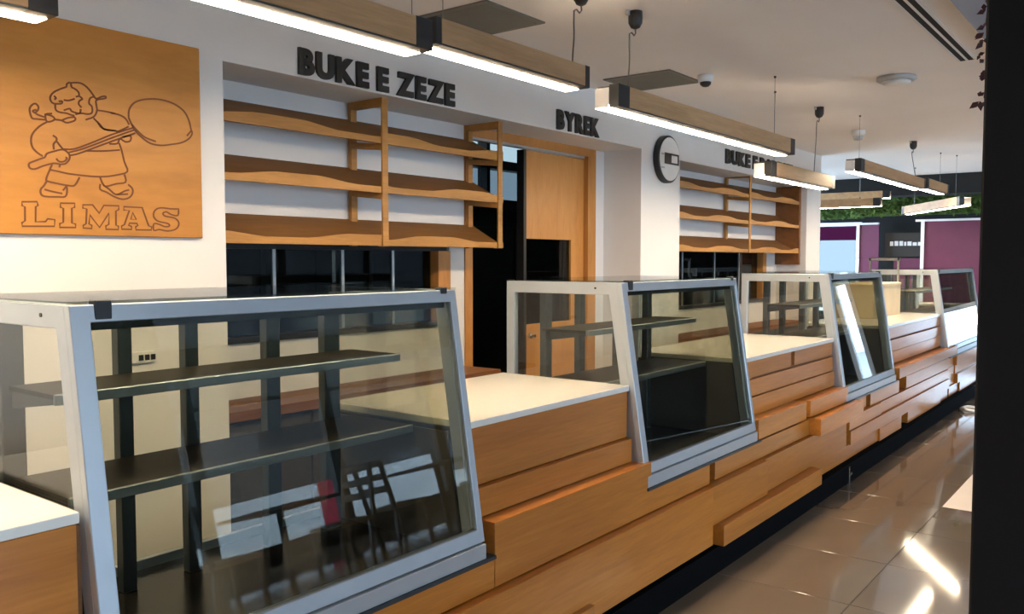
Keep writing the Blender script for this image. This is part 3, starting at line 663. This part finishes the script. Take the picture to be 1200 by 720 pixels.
def lamp(label, p, ang, L, wires=(), canopies=(), end_glow=False, h=0.10, caps=(0.10, 0.08)):
    """beam of length L starting at p (bottom, front edge), running at ang from +x; width goes to the left of the run"""
    t = thing('pendant_lamp', (p[0], p[1], p[2]), label, 'lamp', 'linear wooden pendant lamps')
    ca, sa = math.cos(ang), math.sin(ang)
    X, Y, Z = p
    def R(b):
        b.v = [(X + x * ca - y * sa, Y + x * sa + y * ca, Z + z) for x, y, z in b.v]; return b
    c0, c1 = caps
    R(B().box(c0, L - c1, 0.0, 0.05, 0.006, h)).build('wood_beam', 'lampwood', t, bevel=0.002)
    R(B().prism([(0.003, 0.0), (0.050, 0.0), (0.050, 0.006), (0.003, 0.006)], 'x', c0, L - c1)).build('bottom_strip', 'post', t)
    R(B().prism([(0.050, 0.0), (0.052, 0.0), (0.052, h - 0.012), (0.122, h - 0.012), (0.122, 0.0), (0.125, 0.0), (0.125, h), (0.050, h)], 'x', c0 * 0.2, L)).build('housing', 'black', t)
    R(B().box(0.0, c0, 0.0, 0.052, 0.0, h + 0.002)).build('end_cap', 'black', t, bevel=0.002)
    R(B().box(L - c1, L, 0.0, 0.052, 0.0, h + 0.002)).build('end_cap', 'black', t, bevel=0.002)
    R(B().box(0.0, L - 0.01, 0.0525, 0.1215, -0.002, 0.012)).build('led_diffuser', 'led', t)
    R(B().box(-0.003, 0.0, 0.052, 0.124, 0.0, h - 0.012)).build('end_plate', 'white_plastic', t)
    for s in wires:
        a = (X + s * ca - 0.06 * sa, Y + s * sa + 0.06 * ca)
        B().tube([(a[0], a[1], Z + h), (a[0], a[1], CEIL - 0.001)], 0.0016, 5).build('suspension_wire', 'wire', t)
        B().lathe([(0.006, 0), (0.006, 0.02)], (a[0], a[1], Z + h), 'z', 8).build('wire_clip', 'black', t)
        B().lathe([(0.008, 0), (0.008, -0.012)], (a[0], a[1], CEIL - 0.001), 'z', 8).build('wire_clip', 'black', t)
    for cx, cy, s in canopies:
        canopy(t, cx, cy, X + s * ca - 0.06 * sa, Y + s * sa + 0.06 * ca, Z + h)
    return t
lamp('linear wooden pendant lamp at the top left corner, in front of the baker sign', (-0.95, 2.50, 2.235), 0, 2.10, wires=(0.3, 1.7))
lamp('linear wooden pendant lamp nearest the camera, ending above the first black lettering', (0.05, 2.0, 2.255), 0, 2.10, wires=(0.4, 2.06))
lamp('short linear wooden pendant lamp between the first lettering and the word by the door', (2.165, 2.0, 2.285), 0, 0.965, wires=(0.1,), canopies=((3.15, 2.06, 0.925),), h=0.09, caps=(0.03, 0.035))
lamp('long linear wooden pendant lamp in front of the round white wall sign', (3.37, 2.0, 2.245), 0, 2.27, wires=(2.05,), canopies=((3.62, 2.06, 0.19),))
lamp('linear wooden pendant lamp hanging lower, before the farther rack lettering', (5.70, 2.18, 2.125), 0, 1.38, wires=(0.2,), canopies=((6.72, 2.2, 1.05),))
lamp('linear wooden pendant lamp with its black end facing us over the third glass case', (7.15, 2.0, 2.265), 0, 2.27, wires=(0.15,), canopies=((9.2, 2.08, 2.1),))
lamp('farthest linear pendant lamp of the row over the counter, end to end with the next', (9.46, 2.0, 2.285), 0, 1.08, wires=(0.9,))
for q, xx in ((0, 0.6), (2, 6.9)):  # unseen pendants added behind the camera to brighten planks and ceiling
    lamp(['linear wooden pendant lamp over the seating side, nearest the back', 'linear wooden pendant lamp over the seating side, the middle one', 'linear wooden pendant lamp over the seating side, farthest along'][q], (xx, -1.9, 2.245), 0, 2.3, wires=(0.3, 2.0))
# the three lamps turned across the room at the far end
lamp('crosswise wooden pendant lamp at the far end, lower one left of the counter', (11.0, 4.6, 2.21), -math.pi / 2, 1.75, wires=(0.3, 1.5))
lamp('crosswise wooden pendant lamp at the far end, the upper left one', (12.4, 5.0, 2.40), -math.pi / 2, 1.9, wires=(0.3, 1.5))
lamp('slanting wooden pendant lamp at the far end beside the column', (12.05, 2.85, 2.15), math.radians(211.4), 1.86, wires=(0.3, 1.6))

# ------------------------------------------------------------------ things on the ceiling
def vent(x0, x1, y0, y1, label):
    t = thing('ceiling_vent', ((x0 + x1) / 2, (y0 + y1) / 2, CEIL), label, 'vent', 'square grey ceiling vents')
    z = CEIL - 0.001
    B().box(x0, x1, y0, y0 + .03, z - .008, z).box(x0, x1, y1 - .03, y1, z - .008, z).box(x0, x0 + .03, y0 + .03, y1 - .03, z - .008, z).box(x1 - .03, x1, y0 + .03, y1 - .03, z - .008, z).build('vent_frame', 'vent', t)
    b = B(); n = 16
    for i in range(n):
        yy = y0 + 0.035 + (y1 - y0 - 0.07) * (i + 0.5) / n
        b.bar((x0 + .03, yy, z - 0.005), (x1 - .03, yy, z - 0.005), 0.026, 0.003, (0, 0.5, 1))
    g = b.build('louvre', 'vent', t); g['kind'] = 'stuff'
    return t
vent(3.04, 3.50, 2.50, 2.96, 'square grey ceiling vent behind the lamp above the first black lettering')
vent(4.82, 5.28, 2.50, 2.98, 'square grey ceiling vent beside the small white ceiling camera')
t = thing('slot_diffuser', (4.6, 1.02, CEIL), 'white linear slot diffuser with two black slots in the ceiling', 'vent')
z = CEIL - 0.001
for yy, ww in ((0.957, .014), (1.0, .014), (1.043, .014)):
    B().box(3.0, 5.68, yy - ww / 2, yy + ww / 2, z - 0.004, z).build('rail', 'white_plastic', t)
for yy in (0.9785, 1.0215):
    B().box(3.0, 5.68, yy - 0.0145, yy + 0.0145, z - 0.003, z).build('slot', 'black_matte', t)
t = thing('round_vent', (5.92, 1.45, CEIL), 'round white disc vent on the ceiling right of the lamps', 'vent')
B().lathe([(0.115, 0), (0.12, -0.02), (0.105, -0.03)], (5.92, 1.45, z), 'z', 32).build('ring', 'grey_plastic', t, smooth=True)
B().lathe([(0.085, -0.03), (0.088, -0.038), (0.06, -0.05), (0.01, -0.052)], (5.92, 1.45, z), 'z', 32).build('disc', 'white_plastic', t, smooth=True)
t = thing('ceiling_camera', (5.12, 2.40, CEIL), 'small white dome camera on the ceiling by the grey vent', 'camera')
B().lathe([(0.05, 0), (0.052, -0.015), (0.045, -0.045)], (5.12, 2.40, z), 'z', 24).build('housing', 'white_plastic', t, smooth=True)
B().lathe([(0.036, -0.045), (0.034, -0.06), (0.02, -0.072), (0.004, -0.076)], (5.12, 2.40, z), 'z', 20).build('lens_dome', 'black', t, smooth=True)
t = thing('smoke_detector', (8.14, 2.31, CEIL), 'small grey-white smoke detector on the ceiling above the third glass case', 'detector')
B().lathe([(0.06, 0), (0.062, -0.03), (0.05, -0.05)], (8.14, 2.31, z), 'z', 24).build('base', 'white_plastic', t, smooth=True)
B().lathe([(0.045, -0.05), (0.035, -0.085), (0.01, -0.09)], (8.14, 2.31, z), 'z', 24).build('sensor_cap', 'grey_plastic', t, smooth=True)

# ------------------------------------------------------------------ far end of the room
bh = struct(B().box(12.9, 13.3, YR, 5.2, 2.46, CEIL - 0.001).build('ceiling_beam', 'dark_wall'))
# strips of moss above the panels
def moss(x, y0, y1, z0, z1, label, n, seed):
    t = thing('moss_strip', (x, (y0 + y1) / 2, z0), label, 'plant', 'moss strips above the far panels')
    B().box(x, x + 0.06, y0, y1, z0, z1).build('backing_board', 'green', t)
    rnd = random.Random(seed); b = B()
    for i in range(n):
        c = Vector((x - 0.005 - rnd.random() * 0.05, rnd.uniform(y0, y1), rnd.uniform(z0, z1 + 0.02)))
        a = Vector((rnd.uniform(-1, 0.2), rnd.uniform(-1, 1), rnd.uniform(-1, 1))).normalized(); u = a.cross(Vector((0.3, 0.2, 1))).normalized()
        s = rnd.uniform(0.025, 0.06)
        b.add([c - a * s, c + u * s * .5, c + a * s, c - u * s * .5], [(0, 1, 2, 3)])
    g = b.build('foliage', 'green', t); g['kind'] = 'stuff'
moss(14.3, 3.95, 5.3, 2.22, 2.45, 'bright green moss strip above the tinted window, far left', 500, 1)
moss(13.6, 1.95, 3.95, 2.21, 2.50, 'dark green moss strip over the purple panels by the column', 600, 2)

def panel(x, y0, y1, z0, z1, label, left_post=True, bar=True):
    t = thing('partition_panel', (x, (y0 + y1) / 2, z0), label, 'panel')
    B().box(x, x + 0.03, y0, y1, z0, z1).build('purple_board', 'purple', t)
    if bar: B().box(x - 0.03, x + 0.03, y0, y1 + 0.12, z1, z1 + 0.03).build('top_rail', 'white_frame', t)
    if left_post: B().box(x - 0.03, x + 0.035, y1, y1 + 0.045, 0.0, z1).build('post', 'white_frame', t)
    return t
panel(13.5, 1.95, 2.87, 0.0, 2.11, 'large purple partition panel with white rail beside the column')
panel(14.2, 3.68, 3.97, 0.0, 2.11, 'narrow purple partition panel between the tinted window and the black sign')
t = thing('wall_sign', (14.4, 3.3, 1.75), 'black board with a row of small illegible white letters at the far end', 'sign')
B().box(14.4, 14.45, 2.95, 3.64, 1.60, 1.98).build('board', 'black', t)
rnd = random.Random(5)
b = B(); yy = 3.56
while yy > 3.06:
    wv = rnd.uniform(0.03, 0.06); hh = rnd.uniform(0.05, 0.075)
    b.box(14.388, 14.40, yy - wv, yy, 1.775, 1.775 + hh); yy -= wv + 0.018
g = b.build('lettering', 'white_frame', t)
B().box(14.40, 14.45, 3.02, 3.5, 1.10, 1.58).build('purple_board', 'purple', t)
t = thing('shelf_stand', (9.4, 2.4, 1.0), 'thin steel and glass shelf stand on the countertop before the last glass case', 'shelf')
B().box(9.48, 9.50, 2.25, 2.27, 1.0, 1.57).build('upright', 'steel', t)
B().box(9.48, 9.50, 2.53, 2.55, 1.0, 1.57).build('upright', 'steel', t)
B().box(9.0, 9.51, 2.24, 2.56, 1.57, 1.578).build('glass_plate', 'glass_top', t)
B().box(9.48, 9.50, 2.24, 2.56, 1.545, 1.57).build('rail', 'steel', t)
o = B().tube([(9.75 + 0.10 * math.cos(a), 1.58 + 0.10 * math.sin(a), 0.022 + 0.006 * math.sin(3 * a)) for a in [2 * math.pi * q / 28 for q in range(28)]], 0.018, 8, True).build('cable_coil', 'white_plastic', smooth=True)
tag(o, 'coil of white cable on the floor at the far end of the counter', 'cable')

# trailing plant behind the column
t = thing('hanging_plant', (3.6, 0.565, CEIL - 0.03), 'trailing dark red plant peeking out behind the black column', 'plant')
rnd = random.Random(11)
px, py = 3.6, 0.565
B().tube([(px + 0.01 * math.sin(i), py + 0.008 * math.cos(1.3 * i), CEIL - 0.031 - 0.055 * i) for i in range(11)], 0.004, 5).build('stem', 'darkleaf', t)
b = B()
for i in range(46):
    c = Vector((px + rnd.uniform(-.02, .02), py + rnd.uniform(-0.02, 0.03), CEIL - 0.06 - rnd.random() * 0.54))
    a = Vector((rnd.uniform(-.6, .6), rnd.uniform(-0.2, 1), rnd.uniform(-0.9, 0.2))).normalized(); u = a.cross(Vector((0.8, 0.2, 0.3))).normalized()
    s = rnd.uniform(0.016, 0.03); nn = a.cross(u) * 0.004
    b.add([c, c + a * s * .6 + u * s * .4 + nn, c + a * 1.4 * s, c + a * s * .6 - u * s * .4 + nn], [(0, 1, 2, 3)])
g = b.build('leaves', 'darkleaf', t); g['kind'] = 'stuff'

# ------------------------------------------------------------------ seating on the street side (mirrored in the sloping case glass)
def chair(x, y, rot, label):
    t = thing('chair', (x, y, 0), label, 'chair', 'dark wooden chairs on the street side')
    ca, sa = math.cos(rot), math.sin(rot)
    def R(b): b.v = [(x + p[0] * ca - p[1] * sa, y + p[0] * sa + p[1] * ca, p[2]) for p in b.v]; return b
    R(B().box(-.21, .21, -.21, .21, .44, .475)).build('seat', 'seatpad', t, bevel=0.008)
    for sx in (-1, 1):
        R(B().bar((sx * .19, .19, 0), (sx * .19, .19, .44), .034, .034, (0, 1, 0))).build('leg', 'chairwood', t)
        R(B().bar((sx * .19, -.25, 0), (sx * .19, -.19, .44), .034, .034, (0, 1, 0))).build('leg', 'chairwood', t)
        R(B().bar((sx * .19, -.195, .44), (sx * .19, -.27, .92), .034, .034, (0, 1, 0))).build('back_post', 'chairwood', t)
    for zz, yy in ((.62, -.225), (.74, -.243), (.87, -.262)):
        R(B().box(-.172, .172, yy - .01, yy + .01, zz, zz + .06)).build('back_slat', 'chairwood', t)
def table(x, y, label):
    t = thing('table', (x, y, 0), label, 'table', 'small square tables on the street side')
    B().box(x - .36, x + .36, y - .36, y + .36, .72, .75).build('tabletop', 'chairwood', t, bevel=0.004)
    B().lathe([(.2, 0), (.2, .015), (.03, .03), (.03, .72)], (x, y, 0), 'z', 20).build('pedestal', 'black', t)
table(4.3, -2.3, 'small square dark table nearest the street window'); table(6.4, -2.5, 'small square dark table farther along the street window')
chair(3.65, -2.2, -math.pi / 2, 'dark chair pulled up to the nearer table, back to the left')
chair(4.95, -2.35, math.pi / 2, 'dark chair pulled up to the nearer table, back to the right')
chair(5.75, -2.5, -math.pi / 2, 'dark chair pulled up to the farther table, back to the left')
chair(7.05, -2.45, math.pi / 2, 'dark chair pulled up to the farther table, back to the right')
# low barrier on the pavement
t = thing('street_barrier', (9.5, YR - 3.5, 0), 'low white and red barrier on the pavement outside the windows', 'barrier')
B().box(7.5, 9.6, YR - 3.6, YR - 3.4, -0.02, 0.75).build('white_board', 'paper', t)
B().box(9.6, 10.3, YR - 3.6, YR - 3.4, -0.02, 0.75).build('red_board', 'red', t)
B().box(10.3, 12.5, YR - 3.6, YR - 3.4, -0.02, 0.75).build('white_board', 'paper', t)
